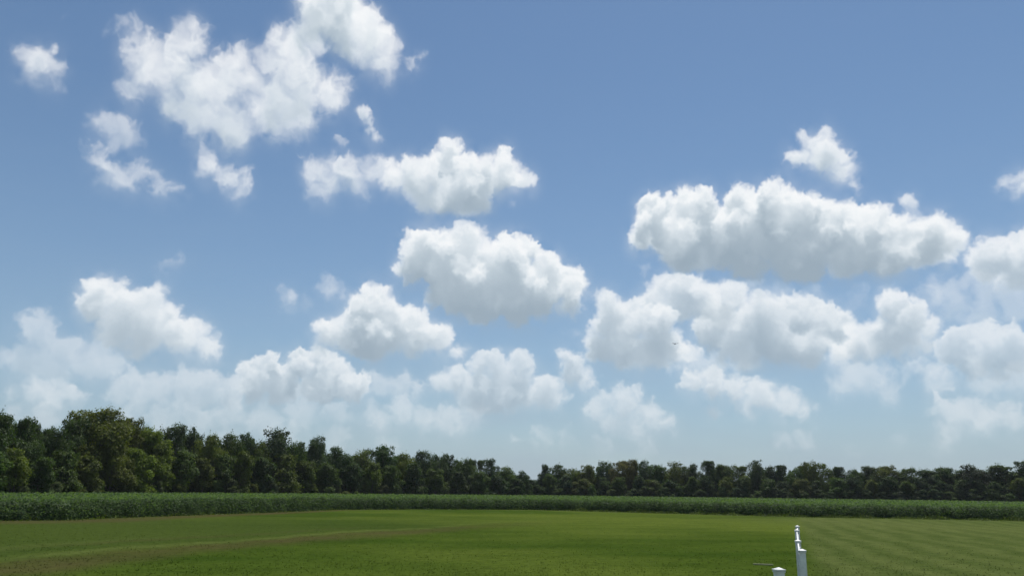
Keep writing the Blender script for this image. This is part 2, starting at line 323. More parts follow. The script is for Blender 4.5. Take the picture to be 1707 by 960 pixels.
# ---------------------------------------------------------------- materials
def new_mat(name):
    m = bpy.data.materials.new(name); m.use_nodes = True; return m, NT(m.node_tree)
def out(N, sh): N.t.links.new(sh, N.n('ShaderNodeOutputMaterial').inputs[0])
def leaf_mat(name, base, use_obj, trans=.35, dark=.6):
    """foliage: colour from the object's own colour (trees) or a fixed one, varied leaf by leaf and clump by clump"""
    m, N = new_mat(name)
    oi = N.n('ShaderNodeObjectInfo'); pos = N.n('ShaderNodeTexCoord').outputs['Object']
    col = oi.outputs['Color'] if use_obj else N.n('ShaderNodeRGB').outputs[0]
    if not use_obj: col.default_value = (*base, 1)
    v = N.n('ShaderNodeAttribute', attribute_name='var').outputs['Fac']
    a = N.mix(N.m('MULTIPLY', v, 1.0), col, (.055, .075, .012)) if False else col
    warm = N.mix(N.m('MULTIPLY', N.m('SUBTRACT', v, .45, clamp=True), .7), a, (.105, .14, .028))
    cool = N.mix(N.m('MULTIPLY', N.m('SUBTRACT', .45, v, clamp=True), 1.0), warm, (.018, .038, .016))
    n = N.noise(pos, 3.0 if use_obj else .8, 2)
    k = N.mix(1.0, cool, N.ramp(n, [(.3, (.62, .64, .62)), (.7, (1.25, 1.2, 1.1))]), 'MULTIPLY')
    d = N.n('ShaderNodeBsdfPrincipled', {'Base Color': k, 'Roughness': .62, 'Specular IOR Level': .22})
    t = N.n('ShaderNodeBsdfTranslucent', {0: N.mix(1.0, k, (1.3, 1.35, .5), 'MULTIPLY')})
    out(N, N.n('ShaderNodeMixShader', {0: trans, 1: d.outputs[0], 2: t.outputs[0]}).outputs[0]); return m
def plain(name, col, rough=.6, var=.15, scale=6.0, bump=0.0, spec=.4):
    m, N = new_mat(name); pos = N.n('ShaderNodeTexCoord').outputs['Object']
    n = N.noise(pos, scale, 5, .6)
    k = N.mix(1.0, col, N.ramp(n, [(.3, (1-var,)*3), (.7, (1+var*.5,)*3)]), 'MULTIPLY')
    d = N.n('ShaderNodeBsdfPrincipled', {'Base Color': k, 'Roughness': rough, 'Specular IOR Level': spec})
    if bump: N.t.links.new(N.n('ShaderNodeBump', {'Strength': bump, 'Distance': .02, 'Height': n}).outputs[0], d.inputs['Normal'])
    out(N, d.outputs[0]); return m
M_TREE = leaf_mat('tree_foliage', None, True, .40)
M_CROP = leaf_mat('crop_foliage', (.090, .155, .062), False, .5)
M_WEED = leaf_mat('weed_foliage', (.085, .13, .025), False, .35)
M_BARK = plain('bark', (.10, .085, .065), .9, .4, 9, .6)
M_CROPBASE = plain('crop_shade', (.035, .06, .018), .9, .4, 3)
M_VINYL = plain('white_vinyl', (.76, .775, .775), .42, .16, 9, .05)
M_SLAB = plain('pale_concrete', (.20, .215, .13), .85, .25, 14, .4)
M_BIRD = plain('dark_feathers', (.02, .018, .018), .8, .3, 8)

# ---------------------------------------------------------------- the ground
FENCE_A, FENCE_B = at_z(1329, 875, 1.17), at_z(1337, 914, 1.17)       # far end and near end of the fence line
fd = Vector((FENCE_B.x-FENCE_A.x, FENCE_B.y-FENCE_A.y)).normalized()
EDGE_PX = [(-700, 876), (-350, 872), (0, 867.5), (110, 866.5), (200, 862.5), (330, 858), (420, 855), (560, 849.5), (700, 848.5), (890, 849.5), (1100, 855), (1250, 859), (1340, 861.5), (1500, 864), (1707, 868), (2000, 873), (2350, 879)]
EDGE = [at_z(x, y) for x, y in EDGE_PX]
def polydist(P, line):
    """distance of the points P (n, 2) to a polyline, and the fraction along it"""
    best = np.full(len(P), 1e9); side = np.zeros(len(P)); al = np.zeros(len(P)); n = len(line)-1
    for i, (a, b) in enumerate(zip(line, line[1:])):
        a = np.array(a[:2]); b = np.array(b[:2]); d = b-a; L = d@d
        t = np.clip(((P-a)@d)/L, 0, 1); q = P-(a+t[:, None]*d); r = np.hypot(q[:, 0], q[:, 1])
        k = r < best; best = np.where(k, r, best); side = np.where(k, d[0]*q[:, 1]-d[1]*q[:, 0], side); al = np.where(k, (i+t)/n, al)
    return best*np.sign(side), al
gx = np.concatenate([[-5200, -2200, -900, -400, -200], np.arange(-110, 130.01, .6), [210, 400, 900, 2200, 5200]])
gy = np.concatenate([[-3000, -900, -200, -40, 0], np.arange(10, 110.01, .6), [150, 210, 300, 500, 1000, 2200, 6000]])
GX, GY = np.meshgrid(gx, gy); P = np.stack([GX.ravel(), GY.ravel()], 1)
LINE = [at_z(x, y) for x, y in [(-300, 972), (0, 937), (82, 928), (187, 916.5), (281, 909), (427, 899), (599, 886), (693, 881), (786, 874), (870, 868), (1000, 861)]]
sm = lambda x, a, b: np.clip((x-a)/(b-a), 0, 1)**2*(3-2*np.clip((x-a)/(b-a), 0, 1))
LUSH = [at_z(x, y) for x, y in [(980, 863), (1120, 872), (1230, 874), (1330, 878)]]
LIGHT = [at_z(x, y) for x, y in [(1365, 866), (1480, 874), (1600, 880)]]
def lawn_attrs(P):
    """where the lawn is dry, pale, dull, lush, or the separately mown plot right of the fence"""
    r1, al1 = polydist(P, EDGE); r2, al2 = polydist(P, LINE); r3, al3 = polydist(P, LUSH)     # r1 > 0: in the crop
    w1 = .35*np.sin(P[:, 0]*.9)+.25*np.sin(P[:, 0]*2.3+P[:, 1]); r2w = r2+w1*.8
    wd_ = np.interp(al1, [0, .2, .375, .45, .6], [7, 6.5, 4.5, 2, .5]); dry = sm(r1, -wd_, -wd_*.45)*(1-sm(al1, .42, .58))*.85
    dry = np.maximum(dry, sm(-r2w, -.3, .9)*(1-sm(-r2w, 1.6, 4.6))*(1-sm(al2, .6, 1.0))*.75)
    dry = np.maximum(dry, np.exp(-((r2w-3.2)/.5)**2)*sm(al2, .25, .4)*(1-sm(al2, .6, .75))*.35)
    pale = np.exp(-((r2w-.35)/.6)**2)*(1-sm(al2, .6, 1.0))*.6
    pale = np.maximum(pale, np.exp(-((r2w-4.2)/.9)**2)*(1-sm(al2, .3, .6))*.35)
    pale = np.maximum(pale, sm(r1, -2.8, -1.0)*sm(al1, .5, .6)*.85)      # unmown light fringe on the right
    dull = sm(r2w, -.5, 2.0)*(1-sm(al2, .6, 1.0))*.75
    lush = np.exp(-(r3/13)**2)
    pale = np.maximum(pale, np.exp(-(polydist(P, LIGHT)[0]/8)**2)*.55)
    fs = (P[:, 0]-FENCE_A.x)*fd.y-(P[:, 1]-FENCE_A.y)*fd.x               # side of the fence line
    right = sm(-fs, .1, .7)
    return dict(dry=dry, pale=pale, dull=dull, lush=lush, right=right)
LA = lawn_attrs(P)
me = bpy.data.meshes.new('ground'); nx_, ny_ = len(gx), len(gy)
V = np.zeros((nx_*ny_, 3), np.float32); V[:, :2] = P
idx = np.arange(nx_*ny_).reshape(ny_, nx_); Q = np.stack([idx[:-1, :-1], idx[:-1, 1:], idx[1:, 1:], idx[1:, :-1]], -1).reshape(-1, 4)
me.vertices.add(len(V)); me.vertices.foreach_set('co', V.ravel()); me.loops.add(Q.size); me.loops.foreach_set('vertex_index', Q.ravel().astype(np.int32))
me.polygons.add(len(Q)); me.polygons.foreach_set('loop_start', np.arange(0, Q.size, 4, dtype=np.int32)); me.update(calc_edges=True)
for nm, a in LA.items(): add_attr(me, nm, a, 'POINT')
def lawn_mat(name, blades):
    mg, N = new_mat(name)
    pos = N.n('ShaderNodeNewGeometry').outputs['Position']
    att = lambda k: N.n('ShaderNodeAttribute', attribute_name=k).outputs['Fac']
    big = N.noise(pos, .06, 3); mid = N.noise(pos, .35, 4, .6); fine = N.noise(pos, 2.6, 5, .7); fin2 = N.noise(pos, 14, 3, .7)
    # mowing passes: long bands a mower's width across, wavering
    rot = N.n('ShaderNodeMapping', {'Vector': pos, 'Rotation': (0, 0, R(14.5))})
    rs = N.n('ShaderNodeSeparateXYZ', {0: rot.outputs[0]})
    mw = N.m('ADD', rs.outputs[0], N.m('MULTIPLY', N.noise(pos, .07, 4, .6), 5.0))
    mow = N.m('SINE', N.m('MULTIPLY', mw, 3.4))
    rot2 = N.n('ShaderNodeMapping', {'Vector': pos, 'Rotation': (0, 0, R(76))})
    r2s = N.n('ShaderNodeSeparateXYZ', {0: rot2.outputs[0]})
    mow2 = N.m('SINE', N.m('MULTIPLY', N.m('ADD', r2s.outputs[0], N.m('MULTIPLY', N.noise(pos, .07, 2), 6.0)), 1.5))
    green = N.mix(N.ramp(mid, [(.35, (0,)*3), (.65, (1,)*3)]), G_DARK, G_MID)
    green = N.mix(N.m('MULTIPLY', N.ramp(big, [(.42, (0,)*3), (.6, (1,)*3)]), .55), green, G_YEL)
    green = N.mix(N.m('MULTIPLY', N.m('MULTIPLY_ADD', mow2, .5, .5), .14), green, G_YEL)
    rgt = N.mix(N.m('MULTIPLY_ADD', N.m('MULTIPLY', mow, N.noise(pos, .13, 3)), .50, N.m('MULTIPLY_ADD', mid, .9, .0), clamp=True), R_DARK, R_PALE)
    green = N.mix(N.m('MULTIPLY', att('lush'), N.m('MULTIPLY_ADD', mid, .9, .25), clamp=True), green, G_YEL)
    c = N.mix(att('dull'), green, G_DULL)
    c = N.mix(att('right'), c, rgt)
    c = N.mix(N.m('MULTIPLY', att('pale'), N.m('MULTIPLY_ADD', mid, .8, .3), clamp=True), c, G_PALE)
    c = N.mix(N.m('MULTIPLY', att('dry'), N.ramp(mid, [(.25, (.45,)*3), (.6, (1,)*3)])), c, G_DRY)
    c = N.mix(1.0, c, N.ramp(fine, [(.25, (.66, .68, .66)), (.75, (1.34, 1.3, 1.22))]), 'MULTIPLY')
    c = N.mix(1.0, c, N.ramp(fin2, [(.25, (.78,)*3), (.75, (1.2,)*3)]), 'MULTIPLY')
    if blades:
        c = N.mix(1.0, c, N.ramp(att('var'), [(0, (1.0, 1.0, .9)), (1, (1.75, 1.65, 1.5))]), 'MULTIPLY')
        out(N, N.n('ShaderNodeMixShader', {0: .62, 1: N.n('ShaderNodeBsdfDiffuse', {0: c}).outputs[0], 2: N.n('ShaderNodeBsdfTranslucent', {0: c}).outputs[0]}).outputs[0])
    else:
        d = N.n('ShaderNodeBsdfDiffuse', {0: c})
        N.t.links.new(N.n('ShaderNodeBump', {'Strength': .6, 'Distance': .08, 'Height': N.m('ADD', fine, N.m('MULTIPLY', fin2, .4))}).outputs[0], d.inputs['Normal'])
        out(N, d.outputs[0])
    return mg
mg = lawn_mat('lawn', False)
tag(link('ground', me, mg), kind='structure')
# blades standing up from the mown turf, denser towards the viewer
rg = np.random.default_rng(21); n = 60000
dd = 1/rg.uniform(1/88, 1/19, n); aa = rg.uniform(-.62, .66, n); PB = np.stack([np.sin(aa)*dd, np.cos(aa)*dd], 1)
PB += rg.standard_normal(PB.shape)*.1; tf = np.sin(PB[:, 0]*3.1)*np.sin(PB[:, 1]*2.7+1)+np.sin(PB[:, 0]*.8+2)*np.sin(PB[:, 1]*.9)
r1, al1 = polydist(PB, EDGE); kp = (r1 < -.2) & (rg.uniform(-2.4, 2, n) < tf); PB, r1 = PB[kp], r1[kp]; n = len(PB); hb = rg.uniform(.014, .034, n)*np.where(r1 > -1.6, 3.2, 1.0)
ta = rg.uniform(0, math.pi, n); T = np.stack([np.cos(ta), np.sin(ta), np.zeros(n)], 1); wb = rg.uniform(.008, .02, n)[:, None]
B0 = np.c_[PB, np.zeros(n)-.005]; lean = rg.standard_normal((n, 3))*.018; tip = B0+lean; tip[:, 2] = hb
q = quads('grass', np.stack([B0-T*wb, B0+T*wb, tip+T*wb*.5, tip-T*wb*.5], 1))
for nm, a in lawn_attrs(PB).items(): add_attr(q, nm, a, 'FACE')
add_attr(q, 'var', rg.uniform(0, 1, n)); tag(link('grass', q, lawn_mat('grass_blades', True)), 'short mown green grass blades of the lawn', 'grass', kind='stuff')

# ---------------------------------------------------------------- the crop: one dense mass of leafy plants
HC = 1.3
def cut(line, step):
    o = []
    for a, b in zip(line, line[1:]):
        n = max(1, int((b-a).length/step)); o += [a.lerp(b, i/n) for i in range(n)]
    return o+[line[-1]]
def wood_dist(x):
    """distance of the wood's edge for a photograph column: nearer on the left, receding to a notch"""
    if x < 893: return 128+(max(-700, x)/893)**1*92 if x >= 0 else 128+x*.03
    return 232+(x-893)*.012
front = cut(EDGE, .5)
rng = np.random.default_rng(11)
rows = []
for p in front:
    az_ = math.atan2(p.x, p.y); xpx = 853.5+F/math.cos(PITCH)*math.tan(az_); D1 = wood_dist(max(-700, min(2300, xpx)))+14
    d0 = math.hypot(p.x, p.y); u_ = Vector((p.x, p.y, 0)).normalized()
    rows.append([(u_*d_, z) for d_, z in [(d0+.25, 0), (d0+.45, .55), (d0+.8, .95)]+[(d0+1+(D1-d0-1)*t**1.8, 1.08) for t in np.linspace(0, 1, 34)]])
Vv, Qq = [], []
for i, r_ in enumerate(rows):
    for p, z in r_: Vv.append((p.x, p.y, z+(rng.uniform(-.12, .12) if z > 1 else 0)))
m_ = len(rows[0])
for i in range(len(rows)-1):
    for j in range(m_-1): Qq.append((i*m_+j, (i+1)*m_+j, (i+1)*m_+j+1, i*m_+j+1))
crop_v, crop_q = np.array(Vv, np.float32), np.array(Qq, np.int32)
fp = np.array([(p.x, p.y) for p in front]); fr = np.hypot(fp[:, 0], fp[:, 1]); fa = np.arctan2(fp[:, 0], fp[:, 1])
ridge = lambda a, r: .10*np.sin(a*190)+.06*np.sin(a*431+1)
LP, LN, LS, LV = [], [], [], []
def crop_leaves(n, r0, r1_, z0, z1, s0, s1, power=1.0):
    t = rng.uniform(0, 1, n); i = (t*(len(fp)-1)).astype(int); a = np.interp(t*(len(fp)-1), np.arange(len(fp)), fa); f0 = np.interp(t*(len(fp)-1), np.arange(len(fp)), fr)
    z = rng.uniform(z0, z1, n); e = r0+(r1_-r0)*rng.uniform(0, 1, n)**power
    if r0 < 0: e += .75*(z/HC)**2.2+.12*np.sin(a*f0*3.1)+.08*np.sin(a*f0*7.7+1)
    r = f0+e
    cl = (np.sin(a*r*1.9+e*2)*np.sin(a*r*.73+2)+.5*np.sin(a*r*5.3+e*3)*np.sin(a*r*.21))*.07                      # plants taller and shorter along the row
    top = z > 1.0; z = z+cl*(z/HC)
    P = np.stack([np.sin(a)*r, np.cos(a)*r, z], 1)
    Nn = rng.standard_normal((n, 3))*.75; Nn[:, 2] += 1.0; Nn[:, 0] -= np.sin(a)*.5*(e < 1); Nn[:, 1] -= np.cos(a)*.5*(e < 1); Nn /= np.linalg.norm(Nn, axis=1, keepdims=True)
    LP.append(P); LN.append(Nn); LS.append(rng.uniform(s0, s1, n)); LV.append(np.clip(.42+rng.normal(0, .16, n)+cl*1.2, 0, 1))
crop_leaves(120000, -.25, .35, .06, 1.34, .035, .085)
crop_leaves(110000, .5, 12, 1.08, 1.36, .045, .09)
crop_leaves(90000, 10, 50, 1.12, 1.36, .07, .13)
crop_leaves(60000, 40, 190, 1.14, 1.36, .10, .20)
LP, LN, LS, LV = map(np.concatenate, (LP, LN, LS, LV))
keep = np.hypot(LP[:, 0], LP[:, 1]) < 275; LP, LN, LS, LV = LP[keep], LN[keep], LS[keep], LV[keep]
LQ = leaf_quads(LP, LN, LS, rng).reshape(-1, 3).astype(np.float32)
nb = len(crop_v); allv = np.concatenate([crop_v, LQ]); lq = np.arange(nb, nb+len(LQ)).reshape(-1, 4); allq = np.concatenate([crop_q, lq]).astype(np.int32)
me = bpy.data.meshes.new('crop'); me.vertices.add(len(allv)); me.vertices.foreach_set('co', allv.ravel()); me.loops.add(allq.size); me.loops.foreach_set('vertex_index', allq.ravel())
me.polygons.add(len(allq)); me.polygons.foreach_set('loop_start', np.arange(0, allq.size, 4, dtype=np.int32))
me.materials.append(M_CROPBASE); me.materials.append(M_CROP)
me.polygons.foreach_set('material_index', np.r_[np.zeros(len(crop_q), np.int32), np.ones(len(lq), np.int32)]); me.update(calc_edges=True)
add_attr(me, 'var', np.r_[np.zeros(len(crop_q)), LV])
tag(link('soybean_crop', me), 'dense dark green leafy crop filling the field between lawn and wood', 'crop', kind='stuff')

# weeds and unmown grass along the foot of the crop
n = 26000; t = rng.uniform(.0, 1, n); t = np.where(rng.uniform(0, 1, n) < .7, .52+t*.48, t)
a = np.interp(t*(len(fp)-1), np.arange(len(fp)), fa); f0 = np.interp(t*(len(fp)-1), np.arange(len(fp)), fr)
tall = np.where(t > .5, .5, .3)*(.55+.45*np.sin(a*130)*np.sin(a*47+1)); e = rng.uniform(-1.3, .1, n); z = rng.uniform(0.02, 1, n)*np.clip(tall*(1.25+e), .04, 1)
P_ = np.stack([np.sin(a)*(f0+e), np.cos(a)*(f0+e), z], 1); Nn = rng.standard_normal((n, 3)); Nn[:, 2] += .5; Nn /= np.linalg.norm(Nn, axis=1, keepdims=True)
me = quads('weeds', leaf_quads(P_, Nn, rng.uniform(.04, .09, n), rng, .5)); add_attr(me, 'var', np.clip(rng.normal(.5, .15, n), 0, 1))
tag(link('weeds', me, M_WEED), 'light green weeds and unmown grass along the foot of the crop', 'weeds', kind='stuff')

# ---------------------------------------------------------------- trees
def crown_mesh(name, seed, shape, nleaf, lumps, low, gap=0.0, leaf=.017):
    """crown of unit height and unit width around z 0..1: uneven lumps of foliage, each a shell of leaf clumps"""
    rg = np.random.default_rng(seed); L = []
    for i in range(lumps):
        z = rg.uniform(low, .93); t = (z-low)/(1-low)
        prof = {'round': math.sin(math.pi*min(1, .12+t*.86))**.6, 'oval': math.sin(math.pi*(.2+t*.72))**.8, 'dome': (1-t**2.2)**.5*.95+.02,
                'cone': (1-t)*.85+.16, 'vase': .35+.62*math.sin(math.pi*(.05+t*.8)), 'bush': (1-t**3)**.5}[shape]
        a = rg.uniform(0, 2*math.pi); q = math.sqrt(rg.uniform(.08, 1))*prof*.37
        r = rg.uniform(.10, .185)*(1.15-.35*t)
        L.append((math.cos(a)*q, math.sin(a)*q, min(z, 1-r*.8), r))
    for z, r in ((.88, .13), (.74, .20), (.56, .24), (.38, .24 if low < .25 else .16)): L.append((rg.uniform(-.07, .07), rg.uniform(-.07, .07), z, r*(.8 if shape == 'cone' else 1)))
    for i in range(26):                      # sprays that stand clear of the mass
        q = L[rg.integers(0, lumps)]; w_ = rg.standard_normal(3); w_[2] = abs(w_[2])+.2; w_ /= np.linalg.norm(w_)
        L.append((q[0]+w_[0]*q[3], q[1]+w_[1]*q[3], min(.97, q[2]+w_[2]*q[3]*.9), rg.uniform(.03, .065)))
    for i in range(5): L.append((rg.uniform(-.16, .16), rg.uniform(-.16, .16), rg.uniform(.90, .97), rg.uniform(.035, .07)))
    L = np.array(L); vs = rg.uniform(.65, 1.45, len(L)); wts = L[:, 3]**2; wts /= wts.sum(); k = rg.choice(len(L), nleaf, p=wts)
    v = rg.standard_normal((nleaf, 3)); v /= np.linalg.norm(v, axis=1, keepdims=True); v[:, 2] = np.where((v[:, 2] < -.3) & (rg.uniform(0, 1, nleaf) < .7), -v[:, 2], v[:, 2])
    # small twig-clusters on each lump make the outline ragged
    ph = L[k, 0]*37+L[k, 1]*53; bumps = np.sin(v[:, 0]*6+ph)*np.sin(v[:, 1]*6+ph*1.7)*np.sin(v[:, 2]*6+ph*.6)
    rr = L[k, 3]*(.84+.38*bumps+.13*rg.standard_normal(nleaf)+.10*np.sin(v[:, 0]*13+ph)*np.sin(v[:, 2]*15+ph))
    P = L[k, :3]+v*rr[:, None]*np.c_[np.ones(nleaf), np.ones(nleaf), .8*vs[k]]; P[:, 2] *= 1/np.percentile(P[:, 2], 99.8); P[:, 2] = np.maximum(P[:, 2], .01)
    Nn = v*.8+rg.standard_normal((nleaf, 3))*.55; Nn[:, 2] += .6; Nn /= np.linalg.norm(Nn, axis=1, keepdims=True)
    if gap:
        g = np.sin(P[:, 0]*17+seed)*np.sin(P[:, 1]*19)*np.sin(P[:, 2]*15+seed*2); kp = (g > -gap*.6) | (rg.uniform(0, 1, nleaf) < .35); P, Nn, k = P[kp], Nn[kp], k[kp]
    n = len(P); me = quads(name, leaf_quads(P, Nn, rg.uniform(.6, 1.35, n)*leaf, rg, .75))
    lv = rg.normal(0, .13, len(L)); add_attr(me, 'var', np.clip(.45+lv[k]+rg.normal(0, .14, n), 0, 1)); me.materials.append(M_TREE)
    return me, L
def trunk_mesh(name, seed, L, low):
    rd = random.Random(seed); bm = bmesh.new(); ps = [Vector((0, 0, -.02))]
    for i in range(1, 7): ps.append(Vector((ps[-1].x+rd.uniform(-.012, .012), ps[-1].y+rd.uniform(-.012, .012), i*.13)))
    tube(bm, ps, [.021, .017, .0155, .014, .011, .008, .004], 8)
    for q in sorted(L.tolist(), key=lambda q: -q[3])[:9]:
        z0 = max(.12, q[2]-.22-rd.uniform(0, .12)); j = min(5, int(z0/.13)); b = ps[j].lerp(ps[j+1], (z0-ps[j].z)/.13) if z0 < .78 else ps[6]
        e = Vector(q[:3]); tube(bm, [b, b.lerp(e, .4)+Vector((0, 0, -.01)), b.lerp(e, .75)+Vector((0, 0, .01)), e], [.009, .007, .005, .002], 5)
    me = join_bm(bm, name); me.materials.append(M_BARK); return me
PROTO = {}
for key, shape, nl, lumps, low, gap, leaf in [('a', 'round', 17000, 26, .18, 0, .0125), ('b', 'oval', 17000, 24, .12, 0, .0125), ('c', 'vase', 13000, 20, .30, .35, .0135), ('d', 'dome', 18000, 28, .10, 0, .0125),
        ('e', 'cone', 15000, 22, .10, .1, .0125), ('f', 'bush', 11000, 22, .06, 0, .018), ('g', 'round', 15000, 30, .12, .3, .0135), ('h', 'bush', 11000, 16, .05, .15, .019), ('i', 'oval', 14000, 18, .10, .25, .0125), ('j', 'dome', 14000, 18, .20, .2, .015)]:
    PROTO[key] = []
    for s_ in (0, 40, 80):
        me, L = crown_mesh('crown', ord(key)+s_, shape, nl, lumps+(s_//40)*4-4, low, gap, leaf); PROTO[key].append((me, trunk_mesh('trunk', ord(key)+s_, L, low)))
rt = random.Random(8)
# foliage base colours
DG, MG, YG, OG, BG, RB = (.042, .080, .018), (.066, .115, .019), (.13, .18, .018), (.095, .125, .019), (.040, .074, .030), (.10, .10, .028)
PG = (.085, .11, .045)
def tree(name, cat, x, ytop, wpx, kind, col, label, dist_add=0.0, group=None, squash=1.0, trunk=True):
    d = wood_dist(x)+dist_add; p = at_d(x, ytop, d); H = p.z; W = wpx*d/F*1.03
    o = empty(name, (p.x, p.y, 0)); tag(o, label, cat, group)
    cm, tm = rt.choice(PROTO[kind]); rot = rt.uniform(0, 6.28); k = rt.uniform(.85, 1.12); j = [c_*k*rt.uniform(.92, 1.08) for c_ in col]
    for nm, mm in (('crown', cm), ('trunk', tm)):
        if nm == 'trunk' and not trunk: continue
        c_ = link(nm, mm, None, o); c_.rotation_euler.z = rot; c_.scale = (W, W*squash, H) if nm == 'crown' else (W, W, H); c_.color = (*j, 1)
    return o
GL = 'tall trees along the wood edge'
CANOPY = [  # x, top y, width (photograph px), proto, colour, how far behind the edge, label
 (-52, 694, 70, 'b', DG, 5, None),
 (6, 689, 58, 'j', DG, 4, 'tall dark tree cut off by the left edge of the view'),
 (46, 697, 50, 'b', DG, 3, 'rounded dark green tree just right of the left-edge tree'),
 (98, 715, 46, 'd', DG, 2, 'lower broad dark tree before the tallest yellow-green tree'),
 (133, 696, 50, 'g', DG, 4, 'dark shoulder crown leaning on the left of the tallest tree'),
 (176, 681, 78, 'a', OG, 2, 'tallest tree in the left wood, olive green with a pointed top'),
 (222, 697, 44, 'c', OG, 5, 'thin ragged crown with sky gaps right of the tallest tree'),
 (256, 715, 56, 'd', YG, 1, 'smooth rounded yellow-green tree right of the tallest tree'),
 (296, 707, 56, 'g', BG, 5, 'dark tree with a bumpy flat top right of the yellow-green dome'),
 (322, 713, 34, 'e', BG, 7, 'narrow dark spire behind the flat-topped dark tree'),
 (352, 724, 44, 'i', OG, 2, 'olive tree in the saddle left of the isolated round crown'),
 (384, 723, 42, 'a', MG, 3, 'mid green tree with twin humps left of the isolated round crown'),
 (410, 723, 36, 'b', BG, 5, 'dark narrow tree two crowns left of the isolated round crown'),
 (434, 738, 36, 'd', MG, 2, 'lower green tree hugging the left of the isolated round crown'),
 (461, 715, 58, 'g', BG, 4, 'round dark crown standing alone above its neighbours'),
 (497, 736, 34, 'i', MG, 1, 'low green tree in the dip right of the isolated round crown'),
 (529, 728, 44, 'e', BG, 3, 'pointed dark tree right of the isolated round crown'),
 (566, 746, 44, 'd', BG, 3, 'dark sloping tree right of the pointed dark tree'),
 (603, 751, 46, 'd', OG, 2, 'olive dome above the pale bush at the field edge'),
 (642, 742, 42, 'c', DG, 4, 'pale-leaved upright crown rising right of the olive dome'),
 (676, 755, 34, 'i', YG, 2, 'yellowish tree between two darker crowns in the left wood'),
 (708, 751, 36, 'g', BG, 4, 'dark lumpy tree with a wide top in mid left wood'),
 (744, 757, 38, 'b', BG, 4, 'dark oval tree ahead of the long downward slope'),
 (777, 765, 38, 'd', MG, 3, 'rounded tree on the slope towards the sky notch'),
 (818, 764, 30, 'g', BG, 6, 'small round dark crown poking up left of the sky notch'),
 (845, 778, 34, 'a', MG, 3, 'low round tree second left of the sky notch'),
 (872, 785, 24, 'd', DG, 4, 'last low tree on the left wood beside the sky notch'),
 (909, 774, 22, 'b', BG, 2, 'first tree of the right wood, beside the sky notch'),
 (930, 774, 32, 'a', DG, 4, 'broad dark tree second right of the sky notch'),
 (955, 781, 28, 'd', OG, 2, 'low olive tree third right of the sky notch'),
 (980, 775, 30, 'c', OG, 3, 'ragged olive tree before the brownish crowns'),
 (1005, 769, 30, 'g', BG, 5, 'dark leaning crown left of the brownish tree'),
 (1037, 767, 34, 'a', RB, 3, 'brownish tinged tree in the near part of the right wood'),
 (1057, 766, 26, 'e', RB, 5, 'narrow rusty green tree beside the brownish tree'),
 (1076, 768, 28, 'b', BG, 4, 'dark narrow tree right of the rusty green one'),
 (1101, 776, 28, 'd', MG, 2, 'low green tree in the dip below the flying bird'),
 (1124, 770, 34, 'g', OG, 3, 'olive tree straight below the flying bird'),
 (1154, 773, 32, 'i', BG, 4, 'dark tree just right of the one below the bird'),
 (1180, 768, 34, 'e', BG, 4, 'pointed dark tree well right of the flying bird'),
 (1206, 774, 32, 'd', MG, 3, 'mid green tree left of a pale rounded tree'),
 (1231, 776, 32, 'j', OG, 2, 'pale rounded tree left of the tall twin crown'),
 (1259, 767, 28, 'b', BG, 3, 'tall rounded crown left of the fence posts'),
 (1284, 777, 24, 'a', BG, 4, 'low dark crown above the lowest white post'),
 (1302, 775, 26, 'e', BG, 4, 'pointed dark crown behind the lowest white post'),
 (1325, 780, 28, 'd', MG, 2, 'low green tree in line with the end of the fence'),
 (1346, 769, 28, 'c', OG, 3, 'light olive tree just right of the fence line'),
 (1366, 772, 32, 'g', OG, 4, 'second olive tree to the right of the fence line'),
 (1397, 778, 32, 'e', BG, 3, 'blackish pointed tree right of the fence'),
 (1420, 783, 30, 'd', DG, 3, None),
 (1446, 777, 34, 'b', DG, 4, 'even dark tree under the heavy right cloud'),
 (1472, 776, 34, 'a', OG, 3, 'olive dome right of the even dark tree'),
 (1497, 784, 28, 'd', DG, 3, None),
 (1517, 780, 30, 'j', MG, 3, 'small green dome in the low stretch of the right wood'),
 (1545, 782, 40, 'd', BG, 2, 'long low dark crown in the right wood'),
 (1574, 779, 38, 'a', DG, 4, 'round tree left of the smooth black dome'),
 (1600, 783, 28, 'i', DG, 3, None),
 (1619, 775, 42, 'd', (.026, .044, .024), 1, 'smooth nearly black dome near the right edge'),
 (1648, 785, 30, 'g', DG, 3, None),
 (1674, 775, 46, 'j', DG, 4, 'broad dark tree next to the right edge of the view'),
 (1708, 768, 44, 'b', BG, 4, 'rising dark tree cut off by the right edge of the view'),
 (1745, 772, 46, 'a', DG, 4, None), (1790, 776, 46, 'd', DG, 3, None),
]
for x, yt, wd, kd, cl, da, lb in CANOPY:
    tree('broadleaf_tree', 'tree', x, yt, wd*1.5, kd, cl, lb or 'dark green tree of ordinary height filling a gap in the wood edge', da, GL)
